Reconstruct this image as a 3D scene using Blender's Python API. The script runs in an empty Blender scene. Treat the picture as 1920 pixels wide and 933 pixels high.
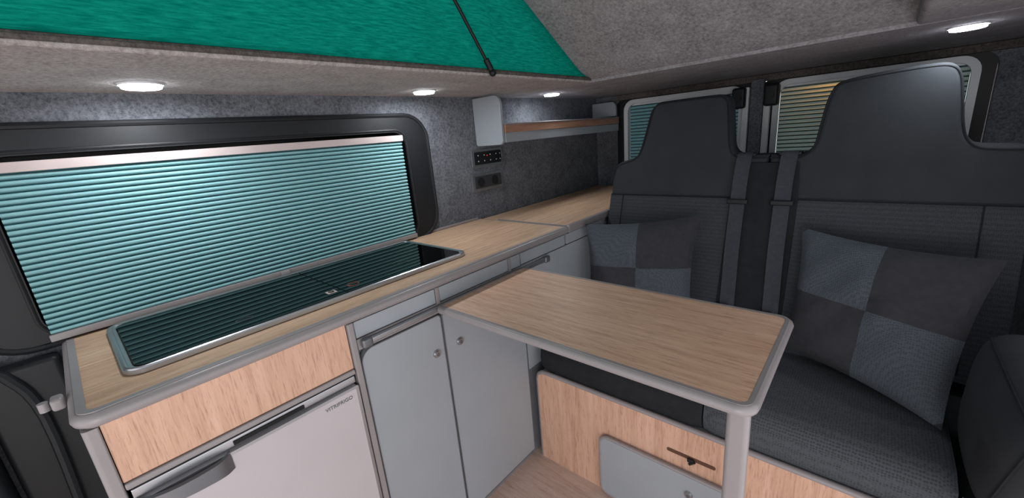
import bpy, bmesh, math, random
import numpy as np
from mathutils import Matrix, Vector
random.seed(3)
scn=bpy.context.scene
scn.view_settings.view_transform='Standard'
COL=bpy.context.collection

# ------------------------------------------------------------ materials
def lin(c):
    o=[]
    for v in c:
        v/=255.0
        o.append(v/12.92 if v<=.04045 else ((v+.055)/1.055)**2.4)
    return (o[0],o[1],o[2],1)
def base(name):
    m=bpy.data.materials.new(name);m.use_nodes=True
    nt=m.node_tree;b=nt.nodes['Principled BSDF']
    return m,nt,b
def coords(nt,scale=(1,1,1)):
    tc=nt.nodes.new('ShaderNodeTexCoord');mp=nt.nodes.new('ShaderNodeMapping')
    mp.inputs['Scale'].default_value=scale
    nt.links.new(tc.outputs['Object'],mp.inputs['Vector']);return mp.outputs['Vector']
def noise(nt,vec,scale,detail=3,rough=.5):
    n=nt.nodes.new('ShaderNodeTexNoise');n.inputs['Scale'].default_value=scale
    n.inputs['Detail'].default_value=detail;n.inputs['Roughness'].default_value=rough
    nt.links.new(vec,n.inputs['Vector']);return n.outputs['Fac']
def ramp(nt,fac,stops):
    r=nt.nodes.new('ShaderNodeValToRGB');e=r.color_ramp.elements
    e[0].position=stops[0][0];e[0].color=lin(stops[0][1])
    e[1].position=stops[-1][0];e[1].color=lin(stops[-1][1])
    for p,c in stops[1:-1]:
        x=e.new(p);x.color=lin(c)
    nt.links.new(fac,r.inputs['Fac']);return r.outputs['Color']
def bump(nt,b,h,strength,dist=.002):
    n=nt.nodes.new('ShaderNodeBump');n.inputs['Strength'].default_value=strength;n.inputs['Distance'].default_value=dist
    nt.links.new(h,n.inputs['Height']);nt.links.new(n.outputs['Normal'],b.inputs['Normal'])
def plain(name,c,rough=.5,metal=0,spec=.5,var=6,sc=8,bs=0,coat=0):
    m,nt,b=base(name)
    v=coords(nt);f=noise(nt,v,sc,4)
    lo=tuple(max(0,x-var) for x in c);hi=tuple(min(255,x+var) for x in c)
    nt.links.new(ramp(nt,f,[(.3,lo),(.7,hi)]),b.inputs['Base Color'])
    b.inputs['Roughness'].default_value=rough;b.inputs['Metallic'].default_value=metal
    b.inputs['Specular IOR Level'].default_value=spec;b.inputs['Coat Weight'].default_value=coat
    if bs: bump(nt,b,noise(nt,v,500,2),bs,.0006)
    return m
def felt(name,lo,hi,sc=150):
    m,nt,b=base(name);v=coords(nt)
    f=noise(nt,v,sc,6,.8);g=noise(nt,v,14,3)
    mx=nt.nodes.new('ShaderNodeMath');mx.operation='MULTIPLY_ADD';mx.inputs[1].default_value=.25
    nt.links.new(g,mx.inputs[0]);nt.links.new(f,mx.inputs[2])
    nt.links.new(ramp(nt,mx.outputs[0],[(.45,lo),(.80,hi)]),b.inputs['Base Color'])
    b.inputs['Roughness'].default_value=.95;b.inputs['Specular IOR Level'].default_value=.1
    bump(nt,b,f,.8,.003);return m
def wood(name,axis,lo,mid,hi,rough=.45):
    m,nt,b=base(name)
    s=[34,34,34];s[axis]=2.2
    v=coords(nt,tuple(s));f=noise(nt,v,1.6,7,.7)
    s2=[300,300,300];s2[axis]=20
    v2=coords(nt,tuple(s2));g=noise(nt,v2,1.0,3,.7)
    c1=ramp(nt,f,[(.28,lo),(.5,mid),(.72,hi)])
    c2=ramp(nt,g,[(.30,(160,134,118)),(.47,(255,255,255))])
    mx=nt.nodes.new('ShaderNodeMixRGB');mx.blend_type='MULTIPLY';mx.inputs[0].default_value=.5
    nt.links.new(c1,mx.inputs[1]);nt.links.new(c2,mx.inputs[2])
    nt.links.new(mx.outputs[0],b.inputs['Base Color'])
    b.inputs['Roughness'].default_value=rough;b.inputs['Specular IOR Level'].default_value=.35
    bump(nt,b,g,.15,.0006);return m
def weave(name,lo,hi,sc=130,rough=.85):
    m,nt,b=base(name);v=coords(nt)
    n=nt.nodes.new('ShaderNodeTexVoronoi');n.inputs['Scale'].default_value=sc;n.inputs['Randomness'].default_value=.35
    nt.links.new(v,n.inputs['Vector'])
    nt.links.new(ramp(nt,n.outputs['Distance'],[(.15,lo),(.6,hi)]),b.inputs['Base Color'])
    b.inputs['Roughness'].default_value=rough;b.inputs['Specular IOR Level'].default_value=.12
    bump(nt,b,n.outputs['Distance'],.25,.001);return m
def cloth(name,lo,hi,transl=.4,sc=60,stretch=(1,1,6)):
    m,nt,b=base(name);v=coords(nt,stretch);f=noise(nt,v,sc,4,.7)
    col=ramp(nt,f,[(.35,lo),(.7,hi)])
    nt.links.new(col,b.inputs['Base Color']);b.inputs['Roughness'].default_value=1;b.inputs['Specular IOR Level'].default_value=.03
    t=nt.nodes.new('ShaderNodeBsdfTranslucent');nt.links.new(col,t.inputs['Color'])
    mx=nt.nodes.new('ShaderNodeMixShader');mx.inputs[0].default_value=transl
    out=nt.nodes['Material Output']
    nt.links.new(b.outputs[0],mx.inputs[1]);nt.links.new(t.outputs[0],mx.inputs[2]);nt.links.new(mx.outputs[0],out.inputs['Surface'])
    return m
def emit(name,c,s):
    m,nt,b=base(name);b.inputs['Base Color'].default_value=lin(c)
    b.inputs['Emission Color'].default_value=lin(c);b.inputs['Emission Strength'].default_value=s;return m
def clearglass(name):
    m=bpy.data.materials.new(name);m.use_nodes=True;nt=m.node_tree;nt.nodes.remove(nt.nodes['Principled BSDF'])
    a=nt.nodes.new('ShaderNodeBsdfTransparent');a.inputs[0].default_value=(.7,.74,.74,1);g=nt.nodes.new('ShaderNodeBsdfGlossy');g.inputs['Roughness'].default_value=.05
    mx=nt.nodes.new('ShaderNodeMixShader');mx.inputs[0].default_value=.08
    nt.links.new(a.outputs[0],mx.inputs[1]);nt.links.new(g.outputs[0],mx.inputs[2]);nt.links.new(mx.outputs[0],nt.nodes['Material Output'].inputs['Surface']);return m

WT=wood('oak_worktop',1,(172,136,110),(196,162,134),(214,184,156))
WTB=wood('oak_table',0,(188,146,122),(212,172,146),(226,190,166))
WP=wood('oak_panel',2,(186,146,124),(206,166,142),(220,182,160))
WS=wood('oak_shelf',1,(140,104,86),(162,124,102),(180,142,118))
TRIM=plain('taupe_edging',(142,136,137),.4,0,.5,3)
DOOR=plain('bluegrey_laminate',(152,158,164),.38,0,.5,2)
FRIDGE=plain('fridge_laminate',(184,178,181),.4,0,.5,2)
CARC=plain('carcass_grey',(120,124,130),.6)
ALU=plain('brushed_aluminium',(176,178,182),.3,.85)
HANDLE=plain('handle_grey',(112,114,118),.35,.5)
GLASS=plain('black_glass',(4,5,6),.015,0,.32,1)
SIDEGLASS=plain('privacy_glass',(8,9,10),.3,0,.2,1)
CGLASS=clearglass('clear_glass')
BLACK=plain('black_plastic',(24,26,29),.5,0,.35,2)
RUB=plain('black_rubber',(14,15,17),.5,0,.4,2)
SOCK=plain('socket_grey',(52,54,58),.45,0,.4,2)
DARKG=plain('dark_gap',(10,10,11),.8)
SLOTM=plain('routed_slot',(92,62,44),.8)
WHITE=plain('white_paint',(212,215,218),.35,0,.5,3)
RED=plain('red_print',(190,30,40),.5)
CREAM=plain('cream_rail',(186,172,170),.7,0,.15)
FELTD=felt('dark_felt',(66,68,73),(128,131,138),120)
FELTL=felt('grey_felt',(134,128,126),(196,189,186),100)
FELTC=felt('rear_ceiling_felt',(120,116,119),(178,172,176),100)
FELTE=felt('edge_felt',(66,62,60),(112,106,102),100)
FELTR=felt('roof_felt',(114,110,113),(176,170,173),100)
FLOOR=wood('vinyl_floor',0,(176,150,138),(194,170,158),(206,184,172),.5)
CANV=cloth('green_canvas',(0,112,98),(20,154,132),.38,40,(1,.6,6))
BLIND=cloth('teal_blind',(132,178,182),(144,188,192),.08,30)
FOLDSHADOW=cloth('teal_blind_fold',(58,102,108),(66,110,116),.05,30)  # pleat shadow put into the colour of the groove facets
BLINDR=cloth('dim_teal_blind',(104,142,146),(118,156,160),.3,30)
BLINDO=cloth('grey_green_blind',(140,152,146),(156,168,162),.4,30)
FOLDSHADOWR=cloth('dim_blind_fold',(60,80,82),(66,86,88),.1,30)  # same painted pleat shadow for the rear blinds
LEATH=plain('charcoal_leatherette',(54,57,61),.85,0,.12,3,10,.3)
SIDEF=plain('black_cloth',(40,42,45),.9,0,.1,3,30,.5)
WEAVE=weave('charcoal_weave',(52,54,59),(68,71,76),240)
WEAVES=weave('grey_seat_weave',(56,59,63),(78,82,87),170)
PILB=plain('pillow_black',(57,57,61),.9,0,.1,3,60,.5)
PILG=weave('pillow_grey',(60,65,72),(78,84,91),200)
BELT=plain('belt_webbing',(58,59,68),.7,0,.3,4,80,.5)
LED=emit('led_lens',(240,246,255),25)
REDL=emit('red_led',(255,40,40),.6)
ORANGE=plain('orange_mark',(130,74,60),.4)

# ------------------------------------------------------------ mesh builder
class B:
    def __init__(s): s.v=[];s.f=[];s.m=[]
    def add(s,vs,fs,mi=0):
        o=len(s.v);s.v+= [tuple(v) for v in vs];s.f+=[tuple(i+o for i in f) for f in fs];s.m+=[mi]*len(fs);return s
    def addbm(s,bm,mi=0):
        bm.verts.index_update();s.add([v.co[:] for v in bm.verts],[[v.index for v in f.verts] for f in bm.faces],mi);bm.free();return s
    def box(s,lo,hi,bev=0,seg=2,mi=0):
        bm=bmesh.new();bmesh.ops.create_cube(bm,size=1)
        for v in bm.verts: v.co=Vector([(lo[i]+hi[i])/2+v.co[i]*(hi[i]-lo[i]) for i in range(3)])
        if bev: bmesh.ops.bevel(bm,geom=list(bm.edges),offset=bev,segments=seg,affect='EDGES',profile=.5)
        return s.addbm(bm,mi)
    def prism(s,poly,axis,a0,a1,bev=0,seg=2,mi=0,fn=None):
        bm=bmesh.new()
        def P(u,v,a): return {'x':(a,u,v),'y':(u,a,v),'z':(u,v,a)}[axis]
        vb=[bm.verts.new(P(u,v,a0)) for u,v in poly];vt=[bm.verts.new(P(u,v,a1)) for u,v in poly]
        n=len(poly);fb=bm.faces.new(vb);ft=bm.faces.new(vt[::-1])
        for i in range(n): bm.faces.new((vb[(i+1)%n],vb[i],vt[i],vt[(i+1)%n]))
        bmesh.ops.recalc_face_normals(bm,faces=bm.faces)
        if bev:
            es=[e for e in bm.edges if (e in fb.edges[:] or e in ft.edges[:])]
            bmesh.ops.bevel(bm,geom=es,offset=bev,segments=seg,affect='EDGES',profile=.5)
        if fn:
            for v in bm.verts: v.co=fn(v.co)
        return s.addbm(bm,mi)
    def ring(s,outer,inner,axis,a0,a1,mi=0):
        def P(p,a): u,v=p;return {'x':(a,u,v),'y':(u,a,v),'z':(u,v,a)}[axis]
        n=len(outer);vs=[P(p,a0) for p in outer]+[P(p,a1) for p in outer]+[P(p,a0) for p in inner]+[P(p,a1) for p in inner]
        fs=[]
        for i in range(n):
            j=(i+1)%n
            fs+=[(i,j,n+j,n+i),(2*n+j,2*n+i,3*n+i,3*n+j),(n+i,n+j,3*n+j,3*n+i),(j,i,2*n+i,2*n+j)]
        bm=bmesh.new();bv=[bm.verts.new(v) for v in vs]
        for f in fs: bm.faces.new([bv[i] for i in f])
        bmesh.ops.recalc_face_normals(bm,faces=bm.faces);return s.addbm(bm,mi)
    def tube(s,pts,r,seg=10,closed=False,mi=0):
        pts=[Vector(p) for p in pts];n=len(pts);vs=[];fs=[];pn=None
        for i,p in enumerate(pts):
            if closed: t=(pts[(i+1)%n]-pts[i-1])
            else: t=pts[min(i+1,n-1)]-pts[max(i-1,0)]
            t.normalize()
            if pn is None:
                up=Vector((0,0,1)) if abs(t.z)<.9 else Vector((1,0,0))
                a=t.cross(up).normalized()
            else: a=(pn-t*pn.dot(t)).normalized()
            pn=a;b=t.cross(a)
            for k in range(seg):
                th=2*math.pi*k/seg;vs.append(p+a*math.cos(th)*r+b*math.sin(th)*r)
        for i in range(n if closed else n-1):
            j=(i+1)%n
            for k in range(seg): fs.append((i*seg+k,i*seg+(k+1)%seg,j*seg+(k+1)%seg,j*seg+k))
        if not closed: fs+=[tuple(range(seg))[::-1],tuple((n-1)*seg+k for k in range(seg))]
        return s.add(vs,fs,mi)
    def cyl(s,p,q,r,seg=20,mi=0): return s.tube([p,q],r,seg,mi=mi)
    def ball(s,c,r,mi=0):
        bm=bmesh.new();bmesh.ops.create_uvsphere(bm,u_segments=14,v_segments=8,radius=r)
        for v in bm.verts: v.co+=Vector(c)
        return s.addbm(bm,mi)
    def obj(s,name,mats,parent=None,label=None,loc=None,cat=None,kind=None,group=None):
        if not isinstance(mats,(list,tuple)): mats=[mats]
        a=np.array(s.v);lo=a.min(0);hi=a.max(0)
        c=Vector(loc) if loc else Vector(((lo[0]+hi[0])/2,(lo[1]+hi[1])/2,lo[2]))
        me=bpy.data.meshes.new(name);me.from_pydata([tuple(Vector(v)-c) for v in s.v],[],s.f);me.validate()
        for m in mats: me.materials.append(m)
        if len(me.polygons)==len(s.m): me.polygons.foreach_set('material_index',s.m)
        me.polygons.foreach_set('use_smooth',[True]*len(me.polygons))
        me.set_sharp_from_angle(angle=math.radians(38));me.update()
        o=bpy.data.objects.new(name,me);COL.objects.link(o)
        wn=o.modifiers.new('wn','WEIGHTED_NORMAL');wn.keep_sharp=True
        if parent:
            o.parent=parent;w=Vector((0,0,0));p=parent
            while p: w+=p.location;p=p.parent
            o.location=c-w
        else: o.location=c
        if label:o['label']=label
        if cat:o['category']=cat
        if kind:o['kind']=kind
        if group:o['group']=group
        return o
def thing(name,loc,label,cat,group=None):
    e=bpy.data.objects.new(name,None);e.empty_display_size=.05;e.location=loc;COL.objects.link(e)
    e['label']=label;e['category']=cat
    if group:e['group']=group
    return e
def rrect(u0,v0,u1,v1,r,n=6):
    if not isinstance(r,(list,tuple)): r=[r]*4  # order: (u0,v0),(u1,v0),(u1,v1),(u0,v1)
    out=[]
    for (cu,cv,a0,rr) in ((u0+r[0],v0+r[0],180,r[0]),(u1-r[1],v0+r[1],270,r[1]),(u1-r[2],v1-r[2],0,r[2]),(u0+r[3],v1-r[3],90,r[3])):
        for k in range(n+1):
            a=math.radians(a0+90*k/n);out.append((cu+rr*math.cos(a),cv+rr*math.sin(a)))
    return out
def crom(p,n=5):
    out=[]
    for i in range(len(p)-1):
        a=p[max(i-1,0)];b=p[i];c=p[i+1];d=p[min(i+2,len(p)-1)]
        for k in range(n):
            t=k/n
            out.append(tuple(.5*((2*b[j])+(-a[j]+c[j])*t+(2*a[j]-5*b[j]+4*c[j]-d[j])*t*t+(-a[j]+3*b[j]-3*c[j]+d[j])*t**3) for j in range(len(b))))
    out.append(tuple(p[-1]));return out
S='structure'
def text(name,body,size,loc,parent,mat):
    c=bpy.data.curves.new(name,'FONT');c.body=body;c.size=size;c.extrude=.0004;c.align_x='CENTER';c.align_y='CENTER'
    t=bpy.data.objects.new(name,c);COL.objects.link(t);bpy.context.view_layer.update()
    dg=bpy.context.evaluated_depsgraph_get();me=bpy.data.meshes.new_from_object(t.evaluated_get(dg))
    bpy.data.objects.remove(t)
    Rm=Matrix(((0,0,1),(1,0,0),(0,1,0)))
    me.transform(Rm.to_4x4());me.materials.clear();me.materials.append(mat)
    o=bpy.data.objects.new(name,me);COL.objects.link(o);o.parent=parent
    w=Vector((0,0,0));p=parent
    while p: w+=p.location;p=p.parent
    o.location=Vector(loc)-w;return o

# ------------------------------------------------------------ room shell
B().box((-.1,-1.3,-.04),(1.88,2.5,0)).obj('floor',FLOOR,kind=S)
w=B()
wo=rrect(-1.3,0,2.5,1.475,.001,6);wi=rrect(-.14,.925,1.02,1.36,.07,6)
w.ring(wo,wi,'x',-.06,0);w.obj('wall_left',FELTD,kind=S)
# window frame
w=B()
w.ring(rrect(-.21,.89,1.070,1.388,.10),rrect(-.09,.915,.955,1.320,.045),'x',-.03,.010)
w.tube([(.008,u,v) for u,v in rrect(-.203,.895,1.063,1.381,.095,8)],.008,8,closed=True)
w.tube([(.008,u,v) for u,v in rrect(-.097,.910,.963,1.328,.05,8)],.005,8,closed=True)
w.prism(rrect(-.14,.925,1.02,1.36,.07),'x',-.055,-.05,mi=1)
w.obj('window_1',[BLACK,SIDEGLASS],kind=S)
# pillar trim at front end
w=B();w.box((0.002,-.34,0.0),(.10,-.225,1.44),.02,3);w.box((0.002,-.215,0.0),(.05,-.085,.88),.012,3)
w.tube(crom([(.055,-.16,.02),(.06,-.15,.4),(.058,-.14,.75),(.052,-.17,.87),(.03,-.218,.93),(.03,-.218,1.43)],5),.010,8)
w.obj('trim_1',BLACK,kind=S)
# rear wall & doors
w=B();w.ring(rrect(-.06,0,1.88,1.475,.001),rrect(.135,.1,1.705,1.425,.06),'y',2.45,2.52);w.obj('wall_rear',FELTD,kind=S)
B().box((1.83,1.25,0),(1.88,2.45,1.475)).obj('wall_right',FELTD,kind=S)
for i,(x0,x1,wx0,wx1,lx) in enumerate(((.145,.918,.215,.845,.845),(.93,1.70,1.00,1.645,.985))):
    w=B();w.ring(rrect(x0,.11,x1,1.42,.03),rrect(wx0,.9,wx1,1.405,.05),'y',2.455,2.49)
    dr=w.obj('door_%d'%(i+1),BLACK,kind=S)
    B().box((lx-.03,2.365,1.30),(lx+.03,2.430,1.40),.012,3).obj('door_latch',BLACK,dr,'black door latch case')
    B().cyl((lx,2.356,1.35),(lx,2.364,1.35),.014).obj('latch_button',RUB,dr)
    w=B();w.ring(rrect(wx0-.015,.888,wx1+.015,1.414,.06),rrect(wx0+.010,.912,wx1-.010,1.391,.045),'y',2.433,2.454)
    w.prism(rrect(wx0+.002,.902,wx1-.002,1.403,.05),'y',2.485,2.488,mi=1)
    w.obj('window_%d'%(i+2),[WHITE,CGLASS],kind=S)
w=B()
for x in (.872,.965): w.box((x-.014,2.40,.9),(x+.014,2.432,1.40),.006)
w.box((.89,2.41,.9),(.948,2.44,1.43),.004,mi=1)
w.obj('trim_2',[WHITE,FELTD],kind=S)
B().box((.14,2.425,1.418),(1.83,2.449,1.449),.004).obj('trim_3',FELTE,kind=S)

# ceiling (fixed part around the roof opening)
w=B()
w.box((0,-1.3,1.45),(.485,1.565,1.466),.006,3);w.box((1.435,-1.3,1.45),(1.83,1.565,1.60),.012,3,mi=1);w.box((0,1.566,1.45),(1.83,2.45,1.478),.001,1,mi=1)
w.tube([(.4845,-1.3,1.4635),(.4845,1.56,1.4635)],.0065,8,mi=2)
w.obj('ceiling',[FELTL,FELTC,FELTE],kind=S)

# pop top roof
RY,SL=1.640,.615
def roofz(y):   # soft fold into the rear ceiling
    d=RY-y
    return 1.4485+ (SL*d*d/(2*.14) if d<.14 else SL*(d-.07))
pt=thing('pop_top_roof',(.95,1.57,1.48),'raised pop-top roof with grey carpet lining and green canvas sides','roof')
fr=-.75
ys=[RY-.02*k for k in range(8)]+[RY-.14-.2*k for k in range(1,12)]
ys=[y for y in ys if y>fr]+[fr]
w=B();vs=[];fs=[]
for y in ys:
    for x in (.43,1.50): vs+=[(x,y,roofz(y)),(x,y,roofz(y)+.03)]
for i in range(len(ys)-1):
    a=4*i;b=a+4;fs+=[(a,a+2,b+2,b),(a+1,b+1,b+3,a+3),(a,b,b+1,a+1),(a+2,a+3,b+3,b+2)]
fs+=[(0,1,3,2),(len(vs)-4,len(vs)-2,len(vs)-1,len(vs)-3)]
w.add(vs,fs);w.obj('roof_lining',FELTR,pt,'grey speckled carpet lining')
for X,sg,zb in ((.474,1,1.4675),(1.448,-1,1.601)):
    w=B();nu,nv=60,20;vs=[];fs=[]
    for i in range(nu+1):
        y=fr+(1.565-fr)*i/nu;zt=max(zb,roofz(y)+.002)
        for j in range(nv+1):
            z=zb+(zt-zb)*j/nv
            x=X+sg*.007*math.sin(y*23+z*7)*math.sin(math.pi*j/nv)+sg*.004*math.sin(y*61+z*19)*math.sin(math.pi*j/nv)
            vs.append((x,y,z))
    for i in range(nu):
        for j in range(nv):
            a=i*(nv+1)+j;fs.append((a,a+nv+1,a+nv+2,a+1))
    w.add(vs,fs);w.obj('canvas',CANV,pt,'emerald green canvas side')
zt=roofz(fr)
w=B();w.add([(.474,fr,1.468),(1.448,fr,1.468),(1.448,fr,zt),(.474,fr,zt)],[(0,1,2,3)]);w.obj('canvas',CANV,pt,'emerald green canvas front')
w=B();w.tube([(.49,.40,2.28),(.497,.96,1.47)],.0048,10);w.obj('gas_strut',RUB,pt,'thin black gas strut')
w=B();w.tube([(.497,.945,1.493),(.498,.962,1.466)],.009,10);w.ball((.498,.968,1.457),.011);w.obj('strut_end',BLACK,pt)

# spotlights
for (x,y,pw) in ((.165,.19,1.6),(.165,.96,1.5),(.175,1.72,1.0),(1.545,1.745,.7)):
    t=thing('ceiling_spotlight',(x,y,1.45),'round recessed LED downlight, switched on','light','recessed LED downlights')
    w=B();n=28
    o=[(x+.040*math.cos(2*math.pi*k/n),y+.040*math.sin(2*math.pi*k/n)) for k in range(n)]
    i_=[(x+.036*math.cos(2*math.pi*k/n),y+.036*math.sin(2*math.pi*k/n)) for k in range(n)]
    w.ring(o,i_,'z',1.4455,1.4495);w.obj('trim_ring',WHITE,t)
    w=B();w.prism(i_,'z',1.439,1.449,.003);w.obj('lens',LED,t)
    l=bpy.data.lights.new('spot_lamp','AREA');l.shape='DISK';l.size=.06;l.energy=pw;l.color=(.93,.97,1)
    lo=bpy.data.objects.new('lamp',l);COL.objects.link(lo);lo.parent=t;lo.location=(0,0,-.014)

# ------------------------------------------------------------ window blinds
def blind(axis,c,u0,u1,z0,z1,n,mats,label,rail,amp=.006,tab=None,rh=.006):
    P=(lambda a,u,z:(a,u,z)) if axis=='x' else (lambda a,u,z:(u,a,z))
    s=1 if axis=='x' else -1
    t=thing('window_blind',P(c,(u0+u1)/2,z0),label,'blind')
    w=B();pitch=(z1-z0-.024)/n;prof=[]
    for k in range(n):
        zb=z0+.012+pitch*k
        for q,d in ((0,.15),(.06,.62),(.22,.93),(.42,1.0),(.58,.86),(.70,.55),(.76,0)): prof.append((zb+q*pitch,d*amp))
    prof.append((z0+.012+pitch*n,.15*amp))
    vs=[];fs=[]
    for z,d in prof: vs+=[P(c+s*d,u0,z),P(c+s*d,u1,z)]
    for k in range(len(prof)-1): fs.append((2*k,2*k+1,2*k+3,2*k+2))
    w.add(vs,fs)
    for k in range(len(fs)): w.m[k]=1 if k%7 in (5,6) else 0  # groove facets get the darker, painted-shadow material
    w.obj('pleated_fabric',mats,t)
    for (za,zb,nm) in ((z1-.012,z1+rh,'top_rail'),(z0-.004,z0+.012,'bottom_rail')):
        lo=P(c-.002*s,u0-.004,za);hi=P(c+s*.015,u1+.004,zb)
        l2=tuple(min(a,b) for a,b in zip(lo,hi));h2=tuple(max(a,b) for a,b in zip(lo,hi))
        B().box(l2,h2,.002).obj(nm,rail if nm=='top_rail' else TRIM,t)
    if tab is not None:
        B().box((c+.015,tab-.013,z0-.003),(c+.030,tab+.013,z0+.012),.003).obj('pull_tab',TRIM,t)
blind('x',.014,-.085,.932,.9095,1.298,28,[BLIND,FOLDSHADOW],'closed teal pleated blind in the side window',CREAM,.009,.42,.010)
blind('y',2.470,.225,.835,.915,1.392,24,[BLINDR,FOLDSHADOWR],'closed dark teal pleated blind in the rear door window',WHITE)
blind('y',2.470,1.01,1.635,.915,1.392,24,[BLINDO,FOLDSHADOWR],'closed grey-green pleated blind lit warm in the rear door window',WHITE)

# ------------------------------------------------------------ worktop
t=thing('worktop',(.25,.6,.872),'long oak-effect worktop with taupe rounded edging','worktop')
B().prism(rrect(.006,-.055,.486,1.316,[.004,.016,.002,.002]),'z',.874,.9,.001).obj('board',WT,t)
w=B();w.ring(rrect(.004,-.067,.498,1.319,[.006,.026,.003,.003],8),rrect(.0045,-.0545,.4855,1.3165,[.004,.016,.002,.002],8),'z',.873,.9008)
w.tube([(u,v,.8868) for u,v in rrect(.010,-.065,.4975,1.315,[.008,.026,.003,.003],8)],.0125,10,closed=True);w.obj('edging',TRIM,t)
B().box((.004,.99,.9012),(.009,1.3,.912),.002).obj('back_upstand',TRIM,t)
w=B();w.box((.36,-.096,.880),(.388,-.079,.902),.005,3);w.cyl((.376,-.104,.884),(.376,-.104,.900),.007,14);w.obj('hook',TRIM,t,'grey plastic hook')
t=thing('worktop',(.25,1.86,.872),'lift-up oak-effect worktop section beside the bench seat','worktop')
B().box((.012,1.3245,.874),(.105,2.43,.899),.001).obj('rear_strip',WT,t)
B().box((.109,1.335,.874),(.482,2.43,.902),.002).obj('board',WT,t)
w=B();w.box((.482,1.330,.871),(.502,2.43,.903),.006,3);w.box((.107,1.3300,.874),(.482,1.3345,.9025),.001);w.obj('edging',TRIM,t)

# hob
t=thing('hob',(.22,.425,.9),'black glass hob and sink lid unit in a silver frame','hob')
w=B();w.ring(rrect(.045,.0,.41,.865,.035),rrect(.060,.016,.395,.85,.025),'z',.9012,.909)
w.tube([(u,v,.909) for u,v in rrect(.051,.006,.404,.859,.03,8)],.0045,8,closed=True);w.obj('frame',ALU,t)
B().prism(rrect(.062,.018,.393,.4445,[.022,.022,.003,.003]),'z',.903,.9115,.001).obj('glass_lid',GLASS,t)
B().prism(rrect(.062,.4465,.393,.848,[.003,.003,.022,.022]),'z',.903,.9115,.001).obj('glass_lid',GLASS,t)
w=B();w.box((.338,.408,.9117),(.362,.432,.9122));w.obj('sticker',CREAM,t,'small white warning sticker')
w=B();w.tube([(.35+.007*math.cos(a),.420+.007*math.sin(a),.9126) for a in [k*math.pi/8 for k in range(16)]],.0012,6,closed=True)
w.box((.349,.4135,.9122),(.351,.4265,.9128));w.obj('sticker_symbol',DARKG,t)
w=B();w.tube([(.345+.015*math.cos(a),.485+.015*math.sin(a),.9120) for a in [k*math.pi/12 for k in range(24)]],.0012,6,closed=True);w.obj('ring_mark',ORANGE,t,'orange printed ring')
for ox,oy in ((.33,.22),(.30,.68)):
    w=B();w.tube([(ox+.010*math.cos(a),oy+.018*math.sin(a),.9118) for a in [k*math.pi/12 for k in range(24)]],.0005,6,closed=True);w.obj('oval_logo',HANDLE,t)

# ------------------------------------------------------------ fridge housing
t=thing('fridge_housing',(.25,.16,0),'cabinet bay with oak-effect front panel above the fridge','cabinet')
B().box((.03,-.064,0),(.455,-.052,.871),.001).obj('side_panel',DOOR,t)
w=B();w.prism(rrect(.456,-.070,.494,-.049,[.003,.008,.003,.003]),'z',0,.8705,.001);w.obj('corner_post',TRIM,t)
B().box((.47,-.048,.752),(.489,.378,.8705),.001).obj('front_panel',WP,t,'oak-effect front panel')
B().box((.465,-.048,.738),(.495,.378,.751),.003,3).obj('lower_edging',TRIM,t)
# fridge
t=thing('fridge',(.25,.165,.03),'built-in compressor fridge with pale grey door','fridge')
B().box((.06,-.044,.03),(.468,.368,.733),.003).obj('body',BLACK,t)
w=B();w.box((.470,-.044,.716),(.492,.374,.734),.002);w.obj('top_flange',ALU,t)
B().box((.4925,.11,.719),(.495,.25,.728),.001).obj('vent_slot',DARKG,t)
d=B().box((.472,-.044,.06),(.500,.374,.711),.004,3).obj('door',FRIDGE,t)
w=B();w.ring(rrect(-.045,.055,.375,.7125,.004),rrect(-.038,.064,.368,.7055,.004),'x',.4995,.5015);w.obj('door_edging',ALU,d)
hp=crom([(.500,-.040,.690),(.514,-.018,.694),(.522,.015,.697),(.522,.055,.700),(.516,.083,.702),(.502,.100,.703)],6)
w=B();vs=[];fs=[]
for i,(x,y,z) in enumerate(hp):
    k=i/(len(hp)-1);h=.010+.008*k;zt_=.712
    vs+=[(x,y,zt_-2*h),(x-.001,y,zt_),(x-.010,y,zt_+.001),(x-.008,y,zt_-2*h-.002)]
for i in range(len(hp)-1):
    for k in range(4): a=4*i+k;b=4*i+(k+1)%4;fs.append((a,b,b+4,a+4))
fs+=[(3,2,1,0),tuple(4*(len(hp)-1)+k for k in range(4))]
w.add(vs,fs);w.obj('handle',HANDLE,d,'dark grey bow handle')
text('logo','VITRIFRIGO',.013,(.5007,.322,.688),d,HANDLE)

# ------------------------------------------------------------ kitchen cabinet
def knob(c,parent,ax):
    v=Vector((1,0,0)) if ax=='x' else Vector((0,-1,0))
    p=Vector(c);w=B();w.cyl(p,p+v*.004,.0125,20);w.cyl(p+v*.004,p+v*.009,.0095,20)
    w.cyl(p+v*.009,p+v*.0095,.006,16,mi=1)
    return w.obj('knob',[ALU,HANDLE],parent,'round brushed metal push-lock knob')
t=thing('kitchen_cabinet',(.25,.71,0),'blue-grey kitchen cabinet with two doors and drawers','cabinet')
B().box((.02,.396,0),(.470,1.028,.870),.001).obj('body',CARC,t)
w=B();w.box((.466,.380,0),(.497,.396,.870),.003,3);w.box((.471,.648,.820),(.495,.660,.870),.002);w.box((.471,.963,.820),(.495,.975,.870),.002)
w.box((.471,.397,.792),(.494,1.027,.822),.003);w.obj('post',TRIM,t)
for a,b in ((.398,.646),(.662,.961),(.977,1.027)):
    B().box((.472,a,.824),(.492,b,.868),.002).obj('drawer',DOOR,t)
d=B().prism(rrect(.400,.04,.654,.786,[.004,.004,.012,.035]),'x',.472,.491,.0025).obj('door',DOOR,t)
w=B();w.tube([(.4905,u,v) for u,v in rrect(.400,.04,.654,.786,[.004,.004,.012,.035],8)],.002,6,closed=True);w.obj('door_edging',HANDLE,d);knob((.491,.622,.672),d,'x')
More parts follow.
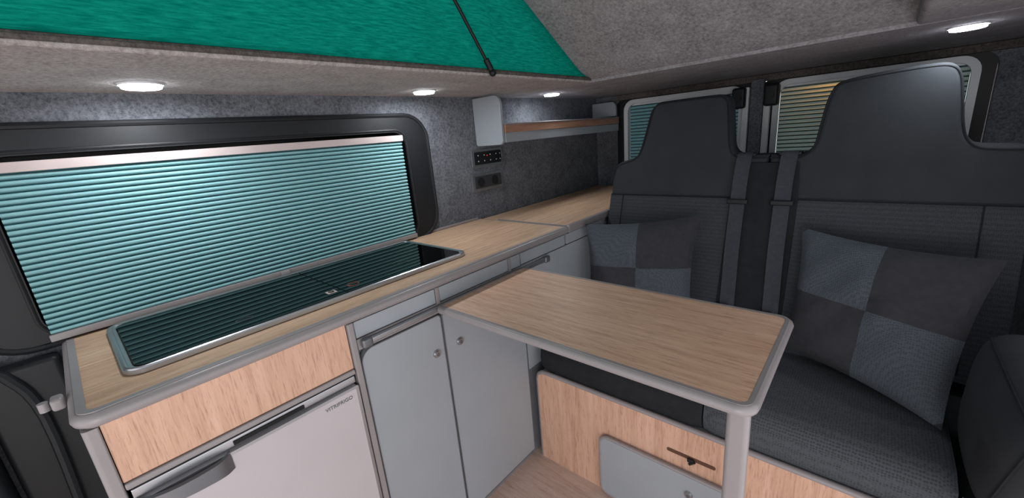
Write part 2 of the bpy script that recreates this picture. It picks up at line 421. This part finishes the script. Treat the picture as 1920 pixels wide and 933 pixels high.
d=B().prism(rrect(.660,.04,1.022,.786,[.004,.004,.012,.012]),'x',.472,.491,.0025).obj('door',DOOR,t)
w=B();w.tube([(.4905,u,v) for u,v in rrect(.660,.04,1.022,.786,[.004,.004,.012,.012],8)],.002,6,closed=True);w.obj('door_edging',HANDLE,d);knob((.491,.712,.672),d,'x')
# table rail
t=thing('table_rail',(.51,.79,.80),'silver rail along the cabinet fronts holding the table','rail')
B().box((.498,.425,.803),(.510,1.15,.819),.004,3).obj('bar',ALU,t)
for a,b in ((.402,.430),(1.15,1.178)): B().box((.4975,a,.798),(.514,b,.823),.006,3).obj('end_cap',HANDLE,t)
# rear cabinet beside the seat
t=thing('rear_cabinet',(.25,1.73,0),'blue-grey storage cabinet beside the bench seat','cabinet')
B().box((.02,1.032,0),(.470,2.43,.870),.001).obj('body',CARC,t)
B().box((.472,1.032,.40),(.490,2.0,.822),.002).obj('side_panel',DOOR,t)
for a,b in ((1.032,1.31),(1.325,1.66),(1.675,2.0)):
    B().box((.472,a,.826),(.491,b,.868),.002).obj('drawer',DOOR,t)

# ------------------------------------------------------------ table
t=thing('table',(.9,.83,0),'oak-effect fold-up table with taupe edging and one leg','table')
TX0,TY0,TX1,TY1=.524,.640,1.290,1.008
B().prism(rrect(TX0,TY0,TX1,TY1,[.008,.016,.018,.008]),'z',.805,.8255,.002).obj('table_top',WTB,t)
w=B();w.ring(rrect(TX0-.007,TY0-.007,TX1+.007,TY1+.007,[.010,.022,.024,.010],8),rrect(TX0+.0005,TY0+.0005,TX1-.0005,TY1-.0005,[.008,.016,.018,.008],8),'z',.804,.8262)
w.tube([(u,v,.815) for u,v in rrect(TX0-.005,TY0-.005,TX1+.005,TY1+.005,[.010,.022,.024,.010],8)],.0108,10,closed=True);w.obj('edging',TRIM,t)
w=B();w.prism(rrect(1.260,.640,1.295,.662,.009),'z',0.012,.804,.001);w.obj('leg',TRIM,t,'pale grey fold-down leg')
B().prism(rrect(1.258,.638,1.297,.664,.010),'z',0.0,.012,.001).obj('leg_foot',HANDLE,t)

# ------------------------------------------------------------ bench seat
t=thing('bench_seat',(1.1,1.5,0),'charcoal two-person bench seat on an oak-fronted base','seat')
sb=B().box((.53,1.064,0.0),(1.60,1.56,.398),.002).obj('seat_base',CARC,t)
B().prism(rrect(.512,.0,1.61,.392,[.002,.002,.01,.03]),'y',1.045,1.062,.001).obj('front_panel',WP,sb,'oak-effect front panel')
w=B();w.tube([(.512,1.0535,.005),(.512,1.0535,.362),(.518,1.0535,.382),(.535,1.0535,.392),(.56,1.0535,.394),(1.61,1.0535,.394)],.0095,10);w.obj('panel_edging',TRIM,sb)
B().box((1.614,1.0,0),(1.825,1.62,.465),.012,3).obj('side_support',SIDEF,t,'black cloth covered side box')
fl=B().prism(rrect(.79,.012,1.205,.250,[.03,.03,.03,.03]),'y',1.026,1.044,.002).obj('locker_door',DOOR,t,'blue-grey locker door')
w=B();w.tube([(u,1.030,v) for u,v in rrect(.79,.012,1.205,.25,.03,8)],.006,8,closed=True);w.obj('door_edging',TRIM,fl);knob((1.09,1.026,.185),fl,'y')
w=B();w.prism(rrect(1.015,.295,1.155,.307,.0055),'y',1.0435,1.0455);w.obj('slot',SLOTM,sb)
w=B();w.box((1.078,1.034,.292),(1.098,1.0435,.304),.003);w.cyl((1.085,1.036,.286),(1.10,1.036,.300),.004);w.obj('latch',BLACK,sb)
def cushion(x0,x1):
    w=B();n=18;vs=[];fs=[]
    prof=[(1.062,.402),(1.050,.425),(1.046,.455),(1.052,.487),(1.075,.508),(1.11,.516)]+[(1.11+.45*k/10,.516-.016*k/10+.006*math.sin(math.pi*k/10)) for k in range(1,11)]
    N=len(prof)
    for i in range(n+1):
        u=i/n;x=x0+(x1-x0)*u
        e=min(u,1-u)*(x1-x0);q=max(0,1-e/.035)**2
        for j,(y,z) in enumerate(prof):
            vs.append((x,y+(0 if j>4 else .008*q),z-(.016*q if j>3 else 0)))
    for i in range(n):
        for j in range(N-1):
            a=i*N+j;fs.append((a,a+N,a+N+1,a+1))
    b0=len(vs);vs+=[(x0,1.062,.402),(x1,1.062,.402),(x0,1.56,.402),(x1,1.56,.402)]
    fs.append(tuple([b0+2]+list(range(N-1,-1,-1))));fs.append(tuple([n*N+k for k in range(N)]+[b0+3]))
    return w.add(vs,fs)
cushion(.53,1.108).obj('seat_cushion',SIDEF,t,'black cloth seat cushion')
cushion(1.112,1.605).obj('seat_cushion',WEAVES,t,'grey woven seat cushion')
yf=lambda z:1.52+(z-.5)*.30
def lean(off): return lambda c: Vector((c.x,yf(c.z)+c.y+off,c.z))
left=[(.512,1.06),(.520,1.095),(.540,1.112),(.575,1.122),(.605,1.133),(.626,1.160),(.638,1.21),(.648,1.27),(.656,1.315),(.664,1.336),(.684,1.350),(.72,1.353),(.80,1.354),(.89,1.354),(.925,1.352),(.945,1.340),(.955,1.318),(.963,1.27),(.972,1.21),(.982,1.160),(.998,1.136),(1.025,1.127),(1.07,1.125),(1.11,1.125)]
right=[(1.115,1.125),(1.16,1.123),(1.200,1.124),(1.225,1.136),(1.240,1.165),(1.247,1.22),(1.254,1.28),(1.262,1.318),(1.272,1.338),(1.295,1.350),(1.34,1.357),(1.42,1.364),(1.49,1.367),(1.525,1.364),(1.545,1.350),(1.555,1.325),(1.563,1.27),(1.572,1.20),(1.585,1.158),(1.61,1.136),(1.66,1.130),(1.70,1.126),(1.715,1.10)]
seam=.975
for pts,x0,x1 in ((left,.512,1.11),(right,1.115,1.72)):
    c=crom(pts,3)
    poly=[(x0,seam-.02)]+c+[(x1,seam-.02)]
    bk=B().prism(poly,'y',0,.11,.016,4,fn=lean(0)).obj('backrest',LEATH,t,'smooth charcoal backrest with narrowed headrest')
    w=B();w.tube([tuple(lean(0)(Vector((u,.002,v-.010)))) for u,v in c],.003,6);w.obj('piping',SIDEF,bk)
    w=B();w.prism([(x0+.002,.50),(x1-.002,.50),(x1-.002,seam),(x0+.002,seam)],'y',-.004,.10,.005,3,fn=lean(0))
    w.obj('lumbar_panel',WEAVE,t,'woven charcoal backrest panel')
    w=B();w.tube([tuple(lean(0)(Vector((u,-.003,seam+.003)))) for u in (x0+.006,x1-.006)],.003,6);w.obj('seam',SIDEF,t)
for sx in (.575,1.635):
    w=B();w.tube([tuple(lean(0)(Vector((sx,-.004,z)))) for z in (.52,.70,.85,seam)],.0025,6);w.obj('seam',SIDEF,t)
w=B();w.prism([(1.005,.50),(1.215,.50),(1.215,.97),(1.205,1.10),(1.015,1.10),(1.005,.97)],'y',-.010,-.0,.003,2,fn=lean(0));w.obj('centre_panel',SIDEF,t,'black cloth centre panel')
for bx in (1.035,1.172):
    w=B()
    path=[(bx+.004,.03,1.135),(bx+.003,-.018,1.128),(bx,-.024,1.05),(bx,-.024,.975),(bx+.002,-.022,.8),(bx+.008,-.022,.65),(bx+.012,-.022,.53)]
    vs=[];fs=[]
    for (x,o,z) in crom(path,5):
        for dx,dy in ((-.024,0),(-.019,.0012),(.019,.0012),(.024,0),(.024,.0035),(-.024,.0035)):
            vs.append((x+dx,yf(z)+o+dy,z))
    for i in range(len(vs)//6-1):
        for k in range(6): a=6*i+k;b=6*i+(k+1)%6;fs.append((a,b,b+6,a+6))
    w.add(vs,fs);bl=w.obj('seat_belt',BELT,t,'dark grey seat belt webbing')
    w=B();z=.968;y=yf(z)-.028
    w.box((bx-.034,y-.006,z-.009),(bx+.034,y+.004,z+.009),.004,3);w.obj('belt_adjuster',BLACK,bl)
    w=B();z=1.127;w.box((bx-.030,yf(z)-.008,z-.004),(bx+.034,yf(z)+.05,z+.006),.003);w.obj('belt_guide',BLACK,bl)
    w=B();w.box((bx-.018,yf(.57)-.055,.525),(bx+.022,yf(.57)-.03,.61),.006,3);w.obj('belt_buckle',BLACK,bl)

# bolster at the door side
t=thing('side_bolster',(1.7,1.15,.48),'dark padded fabric bolster at the end of the bench seat','bolster')
E=4.5
def bp(x,y,z):
    r=(abs(x)**E+abs(y)**E+abs(z)**E)**(1/E);m_=max(abs(x),abs(y),abs(z));k=m_/max(r,1e-6);x*=k;y*=k;z*=k
    X=1.716+.105*x*(1+.06*(1-y*y)*(1-z*z));Z=.630+.162*z;return (X,1.125+.205*y-(Z-.60)*.55*(1 if y<0 else .3),Z)
w=B();bm=bmesh.new();bmesh.ops.create_cube(bm,size=1)
bmesh.ops.subdivide_edges(bm,edges=list(bm.edges),cuts=13,use_grid_fill=True)
for v in bm.verts: v.co=Vector(bp(*[2*q for q in v.co]))
w.addbm(bm);w.obj('cover',LEATH,t)
w=B()
w.tube([bp(-1,-1,-1+2*k/12) for k in range(13)],.003,6);w.tube([bp(-1,-1+2*k/12,1) for k in range(13)],.003,6);w.tube([bp(-1,-1+2*k/12,-1) for k in range(13)],.003,6);w.obj('piping',SIDEF,t)
lb=B();lb.box((1.606,.995,.474),(1.609,1.035,.500));lb.box((1.6052,1.007,.477),(1.6062,1.023,.497),mi=1);lb.obj('sewn_tag',[WHITE,RED],t,'small white sewn label with red mark')

# scatter pillows
def pillow(c,T,label,flip=0,n=24):
    tl,tr,br,bl=[Vector(p) for p in c]
    nrm=(tr-tl).cross(bl-tl).normalized()
    if nrm.y>0: nrm=-nrm
    w=B()
    for sgn in (1,-1):
        vs=[];fs=[];mi=[]
        for i in range(n+1):
            for j in range(n+1):
                u=-1+2*i/n;v=-1+2*j/n
                uu=u*(1-.08*(1-v*v)*abs(u)**1.5);vv=v*(1-.08*(1-u*u)*abs(v)**1.5)
                a=(uu+1)/2;b=(vv+1)/2
                P=(bl*(1-a)+br*a)*(1-b)+(tl*(1-a)+tr*a)*b
                h=((1-u*u)*(1-v*v))**.45
                crease=1-.10*math.exp(-(u/.05)**2)-.10*math.exp(-(v/.05)**2)
                P=P+nrm*sgn*T*h*crease+nrm*.006*math.sin(u*5+v*3)*h+nrm*.004*math.sin(u*11-v*9)*h
                vs.append(P)
        for i in range(n):
            for j in range(n):
                a=i*(n+1)+j;fs.append((a,a+n+1,a+n+2,a+1) if sgn>0 else (a,a+1,a+n+2,a+n+1))
                mi.append(((i>=n//2)+(j>=n//2)+flip)%2)
        o=len(w.m);w.add(vs,fs);w.m[o:]=mi
    bm=bmesh.new();vv=[bm.verts.new(v) for v in w.v]
    for f,m_ in zip(w.f,w.m):
        q=bm.faces.new([vv[i] for i in f]);q.material_index=m_
    bmesh.ops.remove_doubles(bm,verts=bm.verts,dist=1e-5);bmesh.ops.recalc_face_normals(bm,faces=bm.faces)
    bm.verts.index_update()
    w2=B();w2.v=[tuple(v.co) for v in bm.verts];w2.f=[tuple(v.index for v in f.verts) for f in bm.faces];w2.m=[f.material_index for f in bm.faces];bm.free()
    return w2.obj('pillow',[PILB,PILG],None,label,cat='cushion',group='patchwork pillows on the bench')
pillow([(.520,1.42,.892),(.945,1.53,.935),(.955,1.42,.56),(.545,1.385,.555)],.05,'square patchwork pillow in black and charcoal, leaning beside the cabinet',0)
pillow([(1.245,1.56,.905),(1.665,1.46,.880),(1.588,1.230,.515),(1.235,1.42,.54)],.06,'square patchwork pillow in black and grey weave, leaning by the bolster',0)

# ------------------------------------------------------------ wall shelf & switches
t=thing('wall_shelf',(.09,1.9,1.24),'blue-grey wall shelf with oak strip and end panels','shelf')
B().prism(rrect(.003,1.235,.170,1.442,[.012,.02,.035,.004]),'y',1.345,1.360,.003).obj('end_panel',DOOR,t)
B().box((.003,1.364,1.245),(.160,2.42,1.258),.001).obj('shelf_board',DOOR,t)
B().box((.160,1.364,1.243),(.172,2.42,1.283),.002).obj('front_rail',DOOR,t)
B().box((.155,1.364,1.284),(.174,2.42,1.317),.002).obj('oak_strip',WS,t,'oak-effect top strip')
B().box((.158,1.364,1.318),(.176,2.42,1.324),.002).obj('edging',TRIM,t)
B().prism(rrect(.003,1.330,.165,1.415,[.004,.01,.03,.004]),'y',2.395,2.41,.002).obj('end_panel',DOOR,t)
for k,(za,zb) in enumerate(((1.140,1.222),(1.032,1.112))):
    ya=1.30+(-.012 if k else .0);yb=ya+.205
    t=thing('switch_panel' if k==0 else 'socket_panel',(0,(ya+yb)/2,za),
        'black switch panel with round buttons in silver surround' if k==0 else 'black socket panel in silver surround','switch panel' if k==0 else 'socket')
    B().prism(rrect(ya,za,yb,zb,.010),'x',.001,.010,.002).obj('surround',ALU,t)
    B().prism(rrect(ya+.014,za+.012,yb-.012,zb-.012,.006),'x',.0105,.014,.001).obj('face',BLACK if k==0 else SOCK,t)
    if k==0:
        for y in (ya+.035,ya+.075,ya+.115,ya+.155,ya+.182):
            for z in (za+.028,za+.054):
                w=B();w.cyl((.0142,y,z),(.0160,y,z),.0085,14);w.cyl((.016,y,z),(.0164,y,z),.003,8,mi=1);w.obj('button',[RUB,WHITE],t,'small round button with white mark')
        B().box((.0142,ya+.093,za+.049),(.0155,ya+.098,za+.053)).obj('indicator',REDL,t,'red indicator light')
    else:
        for y in (ya+.05,ya+.145):
            w2=B();w2.cyl((.0142,y,za+.04),(.017,y,za+.04),.021,20);w2.cyl((.017,y,za+.04),(.0175,y,za+.04),.014,20,mi=1);w2.obj('socket_outlet',[BLACK,DARKG],t)

# ------------------------------------------------------------ world & light
wd=bpy.data.worlds.new('World');scn.world=wd;wd.use_nodes=True;nt=wd.node_tree
bg=nt.nodes['Background'];bg.inputs[0].default_value=(.98,.97,1,1);bg.inputs[1].default_value=1.5
def lamp(name,loc,e,c,r):
    l=bpy.data.lights.new(name,'POINT');l.energy=e;l.color=c;l.shadow_soft_size=r
    o=bpy.data.objects.new(name,l);o.location=loc;COL.objects.link(o);return o
lamp('door_daylight',(1.75,-.75,.75),28,(1,.96,.97),.3)  # added soft fill behind the camera, lifts ceiling and interior
lamp('outside_lamp',(1.20,2.56,1.44),5,(1,.38,.08),.02)

# ------------------------------------------------------------ camera
U,_,Vt=np.linalg.svd(np.array([[0.75031,0.65542,-0.08634],[0.1149,-0.2579,-0.95932],[-0.65102,0.70987,-0.26881]]));R=U@Vt
cam=bpy.data.cameras.new('camera');cam.sensor_width=36;cam.lens=758.55/1920*36;cam.clip_start=.02
co=bpy.data.objects.new('camera',cam);COL.objects.link(co)
Mx=Matrix.Identity(4)
for i in range(3):
    Mx[i][0]=R[0][i];Mx[i][1]=-R[1][i];Mx[i][2]=-R[2][i]
Mx[0][3],Mx[1][3],Mx[2][3]=1.40,0,1.27
co.matrix_world=Mx;scn.camera=co
